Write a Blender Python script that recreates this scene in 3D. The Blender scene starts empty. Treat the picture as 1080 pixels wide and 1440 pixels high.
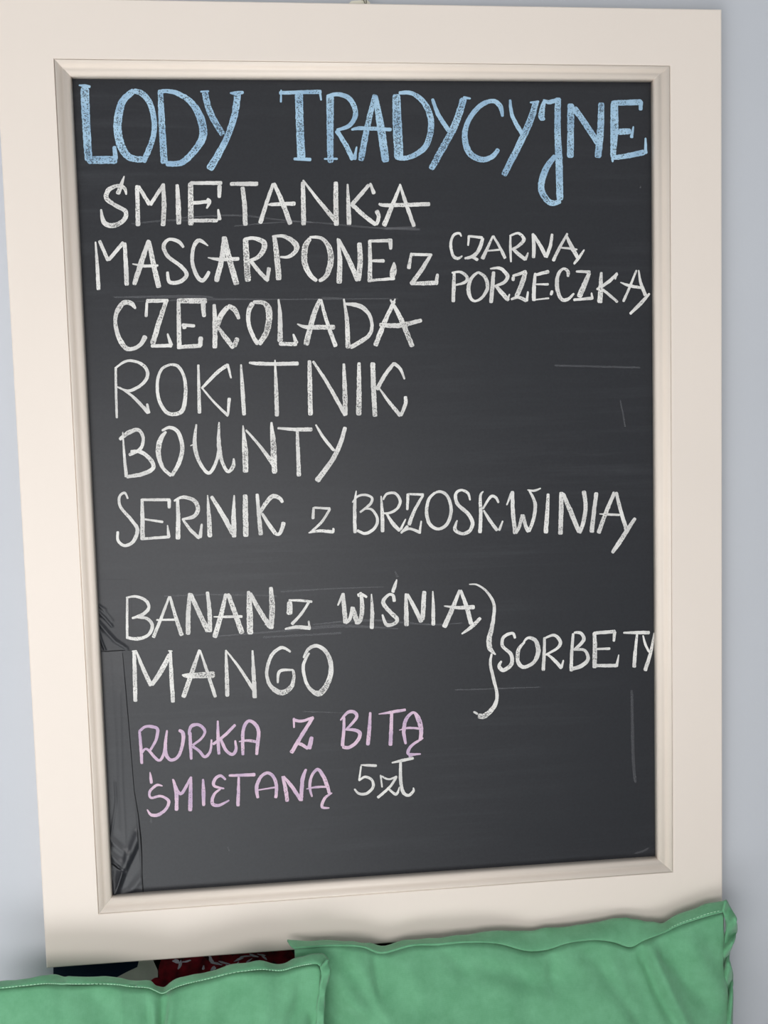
import bpy, bmesh, math, random
from mathutils import Vector, Euler, Matrix
from mathutils import noise as mnoise
C = bpy.context.scene.collection
SC = bpy.context.scene

# ------------------------------------------------------------------ camera
FPX = 1394.0
CAM = Vector((-0.101, -1.0439, 0.0615))
ROT = Euler((1.4908, 0.0265, -0.0995), 'XYZ')
cd = bpy.data.cameras.new('camera'); cam = bpy.data.objects.new('camera', cd); C.objects.link(cam)
cam.location = CAM; cam.rotation_euler = ROT
cd.sensor_fit = 'VERTICAL'; cd.sensor_height = 36.0; cd.lens = 36.0 * FPX / 1440.0
cd.clip_start = 0.02
SC.camera = cam
RM = ROT.to_matrix()

# ------------------------------------------------------------------ world, lights, exposure
SC.view_settings.view_transform = 'Standard'; SC.view_settings.look = 'None'
SC.view_settings.gamma = 1.0; SC.view_settings.use_curve_mapping = False
SC.view_settings.exposure = 0.0
w = bpy.data.worlds.new('world'); SC.world = w; w.use_nodes = True
bg = w.node_tree.nodes['Background']; bg.inputs[0].default_value = (0.93, 0.97, 1.0, 1); bg.inputs[1].default_value = 0.425

def area(name, loc, target, sx, sy, power, col):
    l = bpy.data.lights.new(name, 'AREA'); l.shape = 'RECTANGLE'; l.size = sx; l.size_y = sy
    l.energy = power; l.color = col
    o = bpy.data.objects.new(name, l); C.objects.link(o); o.location = loc
    o.rotation_euler = (Vector(target) - Vector(loc)).to_track_quat('-Z', 'Y').to_euler()
    return o
area('window_light', (-0.50, -1.65, -0.24), (0.0, 0, -0.38), 1.4, 0.55, 10.8, (1.0, 0.98, 0.97))
area('ceiling_light', (0.3, -1.9, 1.5), (0.1, 0, 0.1), 1.6, 1.2, 2.5, (1.0, 0.98, 0.95))

sl = bpy.data.lights.new('floor_fill_spot', 'SPOT'); sl.energy = 2100; sl.spot_size = math.radians(52); sl.spot_blend = 0.6; sl.shadow_soft_size = 0.15; sl.color = (0.93, 0.97, 1.0)  # added spot, no real fixture: brightens the floor so the board picks up sheen
so = bpy.data.objects.new('floor_fill_spot', sl); C.objects.link(so); so.location = (-0.95, -1.9, 1.45); so.rotation_euler = (0, 0, 0)

# ------------------------------------------------------------------ helpers
def bp(px, py, Y):
    """photo pixel -> point where its sight line meets the vertical plane y = Y"""
    d = RM @ Vector(((px - 540) / FPX, -(py - 720) / FPX, -1.0))
    t = (Y - CAM.y) / d.y
    return CAM + d * t

def obj(name, bm_or_mesh, mat, parent=None, smooth=False, label=None):
    if isinstance(bm_or_mesh, bmesh.types.BMesh):
        me = bpy.data.meshes.new(name); bm_or_mesh.to_mesh(me); bm_or_mesh.free()
    else:
        me = bm_or_mesh
    if mat is not None:
        me.materials.clear(); me.materials.append(mat)
    if smooth:
        for p in me.polygons: p.use_smooth = True
    o = bpy.data.objects.new(name, me); C.objects.link(o)
    if parent: o.parent = parent
    if label: o['label'] = label
    return o

def empty(name, loc, label, cat, group=None):
    o = bpy.data.objects.new(name, None); C.objects.link(o); o.location = loc
    o['label'] = label; o['category'] = cat
    if group: o['group'] = group
    return o

def pmesh(name, verts, faces, uvs=None, col=None):
    me = bpy.data.meshes.new(name); me.from_pydata([tuple(v) for v in verts], [], faces)
    if uvs:
        ul = me.uv_layers.new(name='UVMap')
        for l in me.loops: ul.data[l.index].uv = uvs[l.vertex_index]
    me.update(); return me

def cr(p, t, i):
    n = len(p)
    p0, p1, p2, p3 = p[max(i - 1, 0)], p[i], p[min(i + 1, n - 1)], p[min(i + 2, n - 1)]
    return [0.5 * ((2 * b) + (c - a) * t + (2 * a - 5 * b + 4 * c - d) * t * t + (-a + 3 * b - 3 * c + d) * t ** 3)
            for a, b, c, d in zip(p0, p1, p2, p3)]
def curve_at(p, u):
    n = len(p) - 1; f = min(max(u, 0), 1) * n; i = min(int(f), n - 1)
    return cr(p, f - i, i)
def interp(tab, x):
    if x <= tab[0][0]: return tab[0][1]
    for (a, b), (c, d) in zip(tab, tab[1:]):
        if x <= c: 
            t = (x - a) / (c - a); t = t * t * (3 - 2 * t)
            return b + (d - b) * t
    return tab[-1][1]

# ------------------------------------------------------------------ materials
def srgb(r, g, b):
    f = lambda c: (c / 255 / 12.92) if c / 255 <= 0.04045 else ((c / 255 + 0.055) / 1.055) ** 2.4
    return (f(r), f(g), f(b), 1)

def mat(name, col, rough=0.6, spec=0.4, var=0.0, vscale=8.0, bump=0.0, bscale=200.0, col2=None, stretch=None, sheen=0):
    m = bpy.data.materials.new(name); m.use_nodes = True; nt = m.node_tree; N = nt.nodes; L = nt.links
    b = N['Principled BSDF']; b.inputs['Roughness'].default_value = rough
    b.inputs['Specular IOR Level'].default_value = spec
    b.inputs['Base Color'].default_value = col
    if sheen: b.inputs['Sheen Weight'].default_value = sheen; b.inputs['Sheen Roughness'].default_value = 0.5
    tc = N.new('ShaderNodeTexCoord'); src = tc.outputs['Object']
    if stretch:
        mp = N.new('ShaderNodeMapping'); mp.inputs['Scale'].default_value = stretch; L.new(src, mp.inputs[0]); src = mp.outputs[0]
    if var:
        n = N.new('ShaderNodeTexNoise'); n.inputs['Scale'].default_value = vscale; n.inputs['Detail'].default_value = 6
        L.new(src, n.inputs['Vector'])
        mx = N.new('ShaderNodeMix'); mx.data_type = 'RGBA'
        mr = N.new('ShaderNodeMapRange'); mr.inputs[1].default_value = 0.35; mr.inputs[2].default_value = 0.65
        L.new(n.outputs[0], mr.inputs[0])
        L.new(mr.outputs[0], mx.inputs[0])
        mx.inputs[6].default_value = col
        mx.inputs[7].default_value = col2 if col2 else tuple(c * (1 - var) for c in col[:3]) + (1,)
        L.new(mx.outputs[2], b.inputs['Base Color'])
    if bump:
        n2 = N.new('ShaderNodeTexNoise'); n2.inputs['Scale'].default_value = bscale; n2.inputs['Detail'].default_value = 4
        L.new(tc.outputs['Object'], n2.inputs['Vector'])
        bu = N.new('ShaderNodeBump'); bu.inputs['Strength'].default_value = bump; bu.inputs['Distance'].default_value = 0.001
        L.new(n2.outputs[0], bu.inputs['Height']); L.new(bu.outputs[0], b.inputs['Normal'])
    return m

M_WALL = mat('wall_paint', srgb(204, 207, 213), 0.6, 0.3, 0.03, 3, 0.15, 120)
M_FRAME = mat('cream_paint', srgb(242, 230, 219), 0.42, 0.35, 0.02, 5, 0.05, 60)
M_MOULD = mat('cream_moulding_paint', srgb(242, 229, 216), 0.40, 0.4, 0.03, 14)
M_PLATE = mat('hanger_paint', srgb(235, 230, 212), 0.5, 0.3)
M_METAL = mat('grey_wire', srgb(120, 116, 105), 0.35, 0.5); M_METAL.node_tree.nodes['Principled BSDF'].inputs['Metallic'].default_value = 0.8
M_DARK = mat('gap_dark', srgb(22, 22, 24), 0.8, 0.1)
M_BENCH = mat('bench_fabric', srgb(120, 118, 115), 0.9, 0.1, 0.1, 30)
M_FLOOR = mat('floor_tile', srgb(208, 206, 204), 0.5, 0.4, 0.08, 3)

def board_material(name='blackboard_film', rough=0.43):
    m = bpy.data.materials.new(name); m.use_nodes = True; nt = m.node_tree; N = nt.nodes; L = nt.links
    b = N['Principled BSDF']; b.inputs['Specular IOR Level'].default_value = 0.5
    tc = N.new('ShaderNodeTexCoord')
    # wiped chalk dust: long, nearly horizontal smears
    mp = N.new('ShaderNodeMapping'); mp.inputs['Scale'].default_value = (3.0, 1, 60.0); mp.inputs['Rotation'].default_value = (0, 0.06, 0)
    L.new(tc.outputs['Object'], mp.inputs[0])
    n = N.new('ShaderNodeTexNoise'); n.inputs['Scale'].default_value = 1.3; n.inputs['Detail'].default_value = 8; n.inputs['Roughness'].default_value = 0.65
    L.new(mp.outputs[0], n.inputs['Vector'])
    n3 = N.new('ShaderNodeTexNoise'); n3.inputs['Scale'].default_value = 5; n3.inputs['Detail'].default_value = 3
    L.new(tc.outputs['Object'], n3.inputs['Vector'])
    mul = N.new('ShaderNodeMath'); mul.operation = 'MULTIPLY'
    r1 = N.new('ShaderNodeMapRange'); r1.inputs[1].default_value = 0.48; r1.inputs[2].default_value = 0.75; L.new(n.outputs[0], r1.inputs[0])
    r2 = N.new('ShaderNodeMapRange'); r2.inputs[1].default_value = 0.4; r2.inputs[2].default_value = 0.7; L.new(n3.outputs[0], r2.inputs[0])
    L.new(r1.outputs[0], mul.inputs[0]); L.new(r2.outputs[0], mul.inputs[1])
    fine = N.new('ShaderNodeTexNoise'); fine.inputs['Scale'].default_value = 420; fine.inputs['Detail'].default_value = 2
    L.new(tc.outputs['Object'], fine.inputs['Vector'])
    add = N.new('ShaderNodeMath'); add.operation = 'MULTIPLY_ADD'; L.new(fine.outputs[0], add.inputs[0]); add.inputs[1].default_value = 0.05
    m3 = N.new('ShaderNodeMath'); m3.operation = 'MULTIPLY'; L.new(mul.outputs[0], m3.inputs[0]); m3.inputs[1].default_value = 0.10
    L.new(m3.outputs[0], add.inputs[2])
    mx = N.new('ShaderNodeMix'); mx.data_type = 'RGBA'; L.new(add.outputs[0], mx.inputs[0])
    mx.inputs[6].default_value = srgb(24, 26, 32); mx.inputs[7].default_value = srgb(130, 132, 138)
    L.new(mx.outputs[2], b.inputs['Base Color'])
    b.inputs['Roughness'].default_value = rough
    bu = N.new('ShaderNodeBump'); bu.inputs['Strength'].default_value = 0.06; bu.inputs['Distance'].default_value = 0.0005
    L.new(fine.outputs[0], bu.inputs['Height']); L.new(bu.outputs[0], b.inputs['Normal'])
    return m
M_BOARD = board_material()
M_FILM = board_material('loose_film', 0.33)

def chalk_material(name, col, col2, cover=1.0):
    """grainy chalk: u runs across the stroke (0..1), v is how fully the chalk covers the film"""
    m = bpy.data.materials.new(name); m.use_nodes = True; nt = m.node_tree; N = nt.nodes; L = nt.links
    b = N['Principled BSDF']; b.inputs['Roughness'].default_value = 0.95; b.inputs['Specular IOR Level'].default_value = 0.05
    tc = N.new('ShaderNodeTexCoord'); sep = N.new('ShaderNodeSeparateXYZ'); L.new(tc.outputs['UV'], sep.inputs[0])
    g = N.new('ShaderNodeTexNoise'); g.inputs['Scale'].default_value = 720; g.inputs['Detail'].default_value = 3; g.inputs['Roughness'].default_value = 0.7
    L.new(tc.outputs['Object'], g.inputs['Vector'])
    # edge = |u-.5|*2
    s = N.new('ShaderNodeMath'); s.operation = 'SUBTRACT'; L.new(sep.outputs[0], s.inputs[0]); s.inputs[1].default_value = 0.5
    a = N.new('ShaderNodeMath'); a.operation = 'ABSOLUTE'; L.new(s.outputs[0], a.inputs[0])
    e = N.new('ShaderNodeMapRange'); e.inputs[1].default_value = 0.25; e.inputs[2].default_value = 0.44; e.inputs[3].default_value = 0.0; e.inputs[4].default_value = 0.10
    L.new(a.outputs[0], e.inputs[0])
    # soft outermost rim crumbles away
    e2 = N.new('ShaderNodeMapRange'); e2.inputs[1].default_value = 0.44; e2.inputs[2].default_value = 0.5; e2.inputs[3].default_value = 0.0; e2.inputs[4].default_value = 0.32
    L.new(a.outputs[0], e2.inputs[0])
    t1 = N.new('ShaderNodeMath'); t1.operation = 'ADD'; L.new(g.outputs[0], t1.inputs[0]); L.new(sep.outputs[1], t1.inputs[1])
    t2 = N.new('ShaderNodeMath'); t2.operation = 'ADD'; L.new(t1.outputs[0], t2.inputs[0]); L.new(e.outputs[0], t2.inputs[1])
    t3 = N.new('ShaderNodeMath'); t3.operation = 'SUBTRACT'; L.new(t2.outputs[0], t3.inputs[0]); L.new(e2.outputs[0], t3.inputs[1])
    al = N.new('ShaderNodeMapRange'); al.inputs[1].default_value = 0.98; al.inputs[2].default_value = 1.04; al.inputs[4].default_value = cover
    L.new(t3.outputs[0], al.inputs[0])
    base = N.new('ShaderNodeMath'); base.operation = 'MULTIPLY_ADD'; L.new(al.outputs[0], base.inputs[0]); base.inputs[1].default_value = 0.67; base.inputs[2].default_value = 0.33 * cover
    rim = N.new('ShaderNodeMapRange'); rim.inputs[1].default_value = 0.46; rim.inputs[2].default_value = 0.5; rim.inputs[3].default_value = 1; rim.inputs[4].default_value = 0.25
    L.new(a.outputs[0], rim.inputs[0])
    fin = N.new('ShaderNodeMath'); fin.operation = 'MULTIPLY'; L.new(base.outputs[0], fin.inputs[0]); L.new(rim.outputs[0], fin.inputs[1])
    L.new(fin.outputs[0], b.inputs['Alpha'])
    n = N.new('ShaderNodeTexNoise'); n.inputs['Scale'].default_value = 60; n.inputs['Detail'].default_value = 4; L.new(tc.outputs['Object'], n.inputs['Vector'])
    r = N.new('ShaderNodeMapRange'); r.inputs[1].default_value = 0.38; r.inputs[2].default_value = 0.62; L.new(n.outputs[0], r.inputs[0])
    mx = N.new('ShaderNodeMix'); mx.data_type = 'RGBA'; L.new(r.outputs[0], mx.inputs[0]); mx.inputs[6].default_value = col; mx.inputs[7].default_value = col2
    L.new(mx.outputs[2], b.inputs['Base Color'])
    return m
CH = {'w': chalk_material('white_chalk', srgb(236, 234, 230), srgb(214, 212, 209)),
      'b': chalk_material('blue_chalk', srgb(176, 208, 230), srgb(154, 186, 212)),
      'p': chalk_material('pink_chalk', srgb(226, 198, 216), srgb(200, 176, 202)),
      'f': chalk_material('faint_chalk_dust', srgb(200, 200, 205), srgb(190, 190, 195), 0.10)}

def fabric_material():
    m = bpy.data.materials.new('green_cotton'); m.use_nodes = True; nt = m.node_tree; N = nt.nodes; L = nt.links
    b = N['Principled BSDF']; b.inputs['Roughness'].default_value = 0.9; b.inputs['Specular IOR Level'].default_value = 0.15
    b.inputs['Sheen Weight'].default_value = 0.25; b.inputs['Sheen Roughness'].default_value = 0.5
    tc = N.new('ShaderNodeTexCoord')
    n = N.new('ShaderNodeTexNoise'); n.inputs['Scale'].default_value = 40; n.inputs['Detail'].default_value = 10; n.inputs['Roughness'].default_value = 0.7
    L.new(tc.outputs['Object'], n.inputs['Vector'])
    r = N.new('ShaderNodeMapRange'); r.inputs[1].default_value = 0.3; r.inputs[2].default_value = 0.7; L.new(n.outputs[0], r.inputs[0])
    mx = N.new('ShaderNodeMix'); mx.data_type = 'RGBA'; L.new(r.outputs[0], mx.inputs[0])
    mx.inputs[6].default_value = srgb(99, 161, 120); mx.inputs[7].default_value = srgb(120, 184, 142)
    L.new(mx.outputs[2], b.inputs['Base Color'])
    wv = []
    for d in ('X', 'Z'):
        v = N.new('ShaderNodeTexWave'); v.bands_direction = d; v.inputs['Scale'].default_value = 320; v.inputs['Distortion'].default_value = 1.5
        L.new(tc.outputs['Object'], v.inputs['Vector']); wv.append(v)
    ad = N.new('ShaderNodeMath'); ad.operation = 'ADD'; L.new(wv[0].outputs['Fac'], ad.inputs[0]); L.new(wv[1].outputs['Fac'], ad.inputs[1])
    bu = N.new('ShaderNodeBump'); bu.inputs['Strength'].default_value = 0.12; bu.inputs['Distance'].default_value = 0.0004
    L.new(ad.outputs[0], bu.inputs['Height']); L.new(bu.outputs[0], b.inputs['Normal'])
    return m
M_GREEN = fabric_material()
M_THREAD = mat('thread', srgb(176, 222, 188), 0.9, 0.1)

# ------------------------------------------------------------------ setting
Y_WALL = 0.024; Z_SEAT = -0.865; Z_FLOOR = -1.31
def box(name, x0, x1, y0, y1, z0, z1, m, parent=None, bevel=0.0):
    bm = bmesh.new(); bmesh.ops.create_cube(bm, size=1)
    for v in bm.verts:
        v.co = Vector((x0 + (v.co.x + .5) * (x1 - x0), y0 + (v.co.y + .5) * (y1 - y0), z0 + (v.co.z + .5) * (z1 - z0)))
    if bevel: bmesh.ops.bevel(bm, geom=bm.edges[:], offset=bevel, segments=3, affect='EDGES', profile=0.6)
    return obj(name, bm, m, parent, smooth=False)
o = box('wall_back', -2.2, 2.2, Y_WALL, Y_WALL + 0.12, Z_FLOOR, 1.5, M_WALL); o['kind'] = 'structure'
o = box('floor', -2.2, 2.2, -3.2, Y_WALL, Z_FLOOR - 0.1, Z_FLOOR, M_FLOOR); o['kind'] = 'structure'

# ------------------------------------------------------------------ chalkboard
INNER = [(99, 107), (919, 112), (925, 1208), (157, 1262)]          # TL TR BR BL
MOULD = [(76, 83), (942, 93), (946, 1226), (139, 1285)]
OUTER = [(-11, -4.5), (1015.5, 12.5), (1016.5, 1293), (65, 1362)]
Y_BOARD = 0.008
board = empty('menu_chalkboard', (0, 0.0, -0.50), 'large cream-framed chalkboard menu hung on the grey wall, chalked with ice cream flavours', 'chalkboard')
INV = Matrix.Translation(-board.location)
def rel(v, origin=board): return Vector(v) - origin.location

# frame: one continuous painted board with a rounded outer edge
def offset_quad(q, d):   # move corners toward the centre by d pixels
    cx = sum(p[0] for p in q) / 4; cy = sum(p[1] for p in q) / 4
    return [(x + (d if x < cx else -d), y + (d if y < cy else -d)) for x, y in q]
def subdiv_ring(q, Y, n=24):
    """sample the four sides of the quad (photo px) on the plane y=Y, edges a hair uneven like a painted board"""
    P = [bp(x, y, Y) for x, y in q]; out = []
    for k in range(4):
        a, b = P[k], P[(k + 1) % 4]
        for i in range(n): out.append(a.lerp(b, i / n))
    return out
def ring_mesh(rings, close_back=False):
    n = len(rings[0]); V = [v for r in rings for v in r]; F = []
    for k in range(len(rings) - 1):
        for i in range(n):
            j = (i + 1) % n; F.append((k * n + i, k * n + j, (k + 1) * n + j, (k + 1) * n + i))
    return V, F
def ring_at(q0, y): return [Vector((p.x, y, p.z)) for p in subdiv_ring(q0, 0.0)]
R = [ring_at(OUTER, 0.020), ring_at(OUTER, 0.0018), ring_at(offset_quad(OUTER, 0.7), 0.0006), ring_at(offset_quad(OUTER, 2.0), 0.0),
     ring_at(offset_quad(MOULD, -1.1), 0.0), ring_at(offset_quad(MOULD, -0.5), 0.0006), ring_at(offset_quad(MOULD, -0.4), 0.0100), ring_at(offset_quad(OUTER, 4), 0.020), ring_at(OUTER, 0.020)]
V, F = ring_mesh(R)
obj('frame', pmesh('frame', [rel(v) for v in V], F), M_FRAME, board)

# moulding: four mitred strips, ogee profile
PROF = [(0.0, -0.0022), (0.015, 0.0002), (0.05, 0.0010), (0.20, 0.0012), (0.28, 0.0009), (0.36, -0.0003), (0.44, -0.0011), (0.52, -0.0010),
        (0.60, 0.0003), (0.68, 0.0016), (0.76, 0.0023), (0.84, 0.0024), (0.92, 0.0018), (0.97, 0.0006), (1.0, -0.0012), (1.0, -0.0085)]
mo = [bp(x, y, 0) for x, y in MOULD]; mi = [bp(x, y, 0) for x, y in INNER]
gap = [0.25, 0.25, 0.9, 0.9]
for k in range(4):
    kk = (k + 1) % 4; V = []; n = len(PROF)
    for (t, h) in PROF:
        for a, b in ((mo[k], mi[k]), (mo[kk], mi[kk])):
            p = a.lerp(b, t)
            V.append(rel(Vector((p.x, -h * (0.55 if h > -0.002 else 1), p.z))))
    V += [rel(Vector((q.x, 0.0095, q.z))) for q in (mo[k], mo[kk])]
    F = [(2 * i, 2 * i + 1, 2 * i + 3, 2 * i + 2) for i in range(n - 1)]
    F += [(2 * n - 2, 2 * n - 1, 2 * n + 1, 2 * n), (2 * n, 2 * n + 1, 1, 0)]
    F += [tuple([2 * i for i in range(n)] + [2 * n]), tuple([2 * n + 1] + [2 * i + 1 for i in range(n - 1, -1, -1)])]
    o = obj('moulding', pmesh('moulding', V, F), M_MOULD, board)
    for p in o.data.polygons[:n - 1]: p.use_smooth = True

# writing panel: slab behind the moulding
q = offset_quad(INNER, -7); P = [bp(x, y, Y_BOARD) for x, y in q]
V = [rel(p) for p in P] + [rel(p + Vector((0, 0.007, 0))) for p in P]
panel = obj('writing_panel', pmesh('writing_panel', V, [(0, 3, 2, 1), (4, 5, 6, 7), (0, 1, 5, 4), (1, 2, 6, 5), (2, 3, 7, 6), (3, 0, 4, 7)]), M_BOARD, board)

# film patch and folds (real creases)
def seg_d(px, py, a, b):
    ax, ay = a; bx, by = b; dx, dy = bx - ax, by - ay
    t = max(0, min(1, ((px - ax) * dx + (py - ay) * dy) / (dx * dx + dy * dy)))
    return math.hypot(px - ax - t * dx, py - ay - t * dy), t
def crease(px, py, path, wid, amp):
    best = 1e9
    for i, (a, b) in enumerate(zip(path, path[1:])):
        d, t = seg_d(px, py, a, b)
        if d < best: best = d
    return 0.8 * amp * math.exp(-(best / (wid * 1.35)) ** 2)
def z2(org, s, pts): return [(org[0] + x / s, org[1] + y / s) for x, y in pts]
O1 = (130, 820); S1 = 10.29; O2 = (130, 1120); S2 = 8.0
CRE1 = [(z2(O1, S1, [(60, 300), (190, 380)]), 1.4, 0.0007), (z2(O1, S1, [(60, 390), (180, 500), (280, 620)]), 1.7, 0.0012),
        (z2(O1, S1, [(70, 300), (210, 440), (290, 540)]), 1.4, 0.0006),
        (z2(O1, S1, [(80, 560), (220, 720), (330, 840), (500, 940)]), 2.2, 0.0017), (z2(O1, S1, [(75, 650), (130, 830), (190, 980)]), 1.2, 0.0015),
        (z2(O1, S1, [(90, 480), (260, 650), (390, 800)]), 1.3, -0.0007)]
CRE2 = [(z2(O2, S2, [(520, 420), (440, 620), (370, 760), (330, 860), (250, 1110)]), 4.6, 0.0026), (z2(O2, S2, [(555, 560), (470, 760), (350, 1010), (300, 1100)]), 4.0, -0.0008),
        (z2(O2, S2, [(200, 480), (330, 600), (400, 640)]), 3.0, 0.0010), (z2(O2, S2, [(200, 650), (300, 740)]), 3.0, 0.0010),
        (z2(O2, S2, [(200, 750), (300, 800), (370, 835)]), 1.2, -0.0012), (z2(O2, S2, [(340, 850), (300, 980), (250, 1110)]), 1.3, 0.0014),
        (z2(O2, S2, [(220, 840), (240, 1080)]), 1.8, 0.0010), (z2(O2, S2, [(560, 900), (430, 1060), (330, 1120)]), 4.0, 0.0012),
        (z2((100, 800), 3, [(205, 520), (215, 900), (235, 1250)]), 1.6, 0.0003), (z2((100, 800), 3, [(185, 900), (190, 980), (170, 1120)]), 1.0, 0.0005),
        (z2((100, 800), 3, [(160, 350), (185, 700), (200, 1100)]), 2.5, 0.0003)]
def film(name, L, Rr, Tt, Bb, cres, m, nx, ny, fade):
    """L,R: x edge as functions of y; patch of film between them"""
    V = []; F = []
    for j in range(ny + 1):
        y = Tt + (Bb - Tt) * j / ny
        for i in range(nx + 1):
            t = i / nx; x = L(y) + (Rr(y) - L(y)) * t
            yb = y
            h = sum(crease(x, yb, *c) for c in cres)
            h = max(h, -0.0001) * fade(t, j / ny) + 0.00035
            p = bp(x, yb, Y_BOARD); V.append(rel(Vector((p.x, p.y - h, p.z))))
    for j in range(ny):
        for i in range(nx):
            a = j * (nx + 1) + i; F.append((a, a + nx + 1, a + nx + 2, a + 1))
    me = pmesh(name, V, F)
    o = obj(name, me, m, board, smooth=True)
    return o
lin = lambda x0, y0, x1, y1: (lambda y: x0 + (x1 - x0) * (y - y0) / (y1 - y0))
LE = lin(99 - 1, 107, 157 - 1, 1262)
f1 = film('film_patch', LE, lin(172, 915, 200.5, 1258), 914.5, 1260.5, CRE2, M_FILM, 44, 170, lambda t, s: min(1, (1 - s) * 60 + 0.3))
f1['label'] = 'loose creased strip of black film'
f2 = film('film_fold', LE, lin(184, 815, 187, 915), 815, 914.5, CRE1, M_BOARD, 50, 90, lambda t, s: min(1, (1 - t) * 4) * min(1, s * 6))
f2['label'] = 'puckered edge of black film'

def ribbon(name, pts, h, m):
    V = []
    for i, (x, y, wd) in enumerate(pts):
        a, b = pts[max(i - 1, 0)], pts[min(i + 1, len(pts) - 1)]; dx, dy = b[0] - a[0], b[1] - a[1]; l = math.hypot(dx, dy)
        for sg in (-1, 1):
            p = bp(x - dy / l * wd / 2 * sg, y + dx / l * wd / 2 * sg, Y_BOARD); V.append(rel(Vector((p.x, p.y - h, p.z))))
    return obj(name, pmesh(name, V, [(2 * i, 2 * i + 1, 2 * i + 3, 2 * i + 2) for i in range(len(pts) - 1)]), m, f1)
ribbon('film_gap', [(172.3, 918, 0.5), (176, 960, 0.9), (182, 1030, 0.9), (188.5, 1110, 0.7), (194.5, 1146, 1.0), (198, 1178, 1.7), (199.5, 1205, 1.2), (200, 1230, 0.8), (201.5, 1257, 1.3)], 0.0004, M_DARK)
ribbon('film_gap', [(139, 915.5, 0.8), (150, 916, 1.4), (160, 915.2, 1.2), (172, 914.5, 1.0), (184, 914, 0.5)], 0.0006, M_DARK)
ribbon('film_tear', [(155, 1213, 0.6), (160, 1216, 1.3), (166, 1221, 1.2), (172, 1223, 1.4), (177, 1224, 0.5)], 0.0012, M_DARK)
# ------------------------------------------------------------------ chalk writing
rnd = random.Random(5)
layer = [0]
def parse(s):
    sharp = s.startswith('-'); s = s.lstrip('-'); pts = []; w0 = 20.0
    for tok in s.split():
        c = [float(v) for v in tok.split(',')]
        if len(c) == 3: w0 = c[2]
        pts.append([c[0], c[1], w0])
    return sharp, pts
def stroke(V, F, UV, org, sc, s, col):
    sharp, pts = parse(s)
    pts = [[org[0] + x / sc, org[1] + y / sc, wd / sc] for x, y, wd in pts]
    smp = []
    for i in range(len(pts) - 1):
        a, b = pts[i], pts[i + 1]; d = math.hypot(a[0] - b[0], a[1] - b[1]); n = max(2, int(d / 1.1))
        for k in range(n):
            t = k / n
            smp.append([u + (v - u) * t for u, v in zip(a, b)] if sharp or len(pts) == 2 else cr(pts, t, i))
    smp.append(list(pts[-1]))
    # arc length, caps
    S = [0.0]
    for a, b in zip(smp, smp[1:]): S.append(S[-1] + math.hypot(a[0] - b[0], a[1] - b[1]))
    tot = S[-1]; layer[0] = (layer[0] + 1) % 17
    ph = rnd.random() * 100; k0 = len(V); nacr = 4
    dens0 = rnd.uniform(-0.015, 0.02)
    for i, (x, y, wd) in enumerate(smp):
        a = smp[max(i - 2, 0)]; b = smp[min(i + 2, len(smp) - 1)]
        dx, dy = b[0] - a[0], b[1] - a[1]; l = math.hypot(dx, dy) or 1; dx /= l; dy /= l
        wd = max(wd * 0.94, 1.2)
        cap = min(wd * 0.42, tot * 0.3) or 1
        e = min(S[i], tot - S[i]); cf = 1.0 if e >= cap else math.sqrt(max(0, 1 - (1 - e / cap) ** 2)) * 0.5 + 0.5
        nl = mnoise.noise(Vector((S[i] * 0.55, ph, 0))) * 0.45 + mnoise.noise(Vector((S[i] * 0.16, ph, 3))) * 0.5
        nr = mnoise.noise(Vector((S[i] * 0.55, ph, 9))) * 0.45 + mnoise.noise(Vector((S[i] * 0.16, ph, 14))) * 0.5
        hw = wd / 2 * cf
        hl, hr = hw + nl * min(1, wd * .14), hw + nr * min(1, wd * .14)
        dens = (0.66 if wd < 4 else 0.66 - (wd - 4) * 0.026 if wd < 9 else 0.53 - (wd-9)*.006) + dens0 + mnoise.noise(Vector((S[i] * 0.05, ph, 20))) * 0.10
        dens += 0.02 if col == 'p' else (0.03 if col == 'b' else 0)
        for k in range(nacr + 1):
            t = k / nacr; off = -hl + (hl + hr) * t
            p = bp(x - dy * off, y + dx * off, Y_BOARD)
            h = 0.00045 + layer[0] * 0.000012 + 0.00010 * (1 - (2 * t - 1) ** 2)
            V.append(rel(Vector((p.x, p.y - h, p.z)))); UV.append((t, dens))
    for i in range(len(smp) - 1):
        for k in range(nacr):
            a = k0 + i * (nacr + 1) + k; F.append((a, a + 1, a + nacr + 2, a + nacr + 1))
def word(text, col, *groups):
    V, F, UV = [], [], []
    for (org, sc, body) in groups:
        for s in body.split(';'):
            s = s.strip()
            if s: stroke(V, F, UV, org, sc, s, col)
    cn = {'w': 'white', 'b': 'blue', 'p': 'pink', 'f': 'faint'}[col]
    nm = 'chalk_word' if text not in ('brace', 'smear') else ('chalk_brace' if text == 'brace' else 'chalk_smear')
    lab = {'brace': 'white chalk curly brace', 'smear': None}.get(text, cn + ' chalk word ' + text)
    o = obj(nm, pmesh(nm, V, F, UV), CH[col], panel, smooth=True, label=lab)
    return o

A = ((90, 100), 3.6); B = ((380, 100), 3.6); CC = ((640, 100), 3.6); D = ((120, 240), 4.1538); E_ = ((370, 240), 4.1538); FF = ((620, 300), 3.4839)
G = ((150, 410), 4.5); H = ((370, 410), 4.5); I = ((150, 590), 4.32); J = ((330, 590), 4.32); K = ((480, 670), 4.6957); LL = ((680, 670), 4.5)
MM = ((160, 810), 3.6); NN = ((440, 800), 4.1538); OO = ((640, 800), 3.6); PP = ((180, 980), 4.909); QQ = ((380, 980), 4.5)

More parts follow.
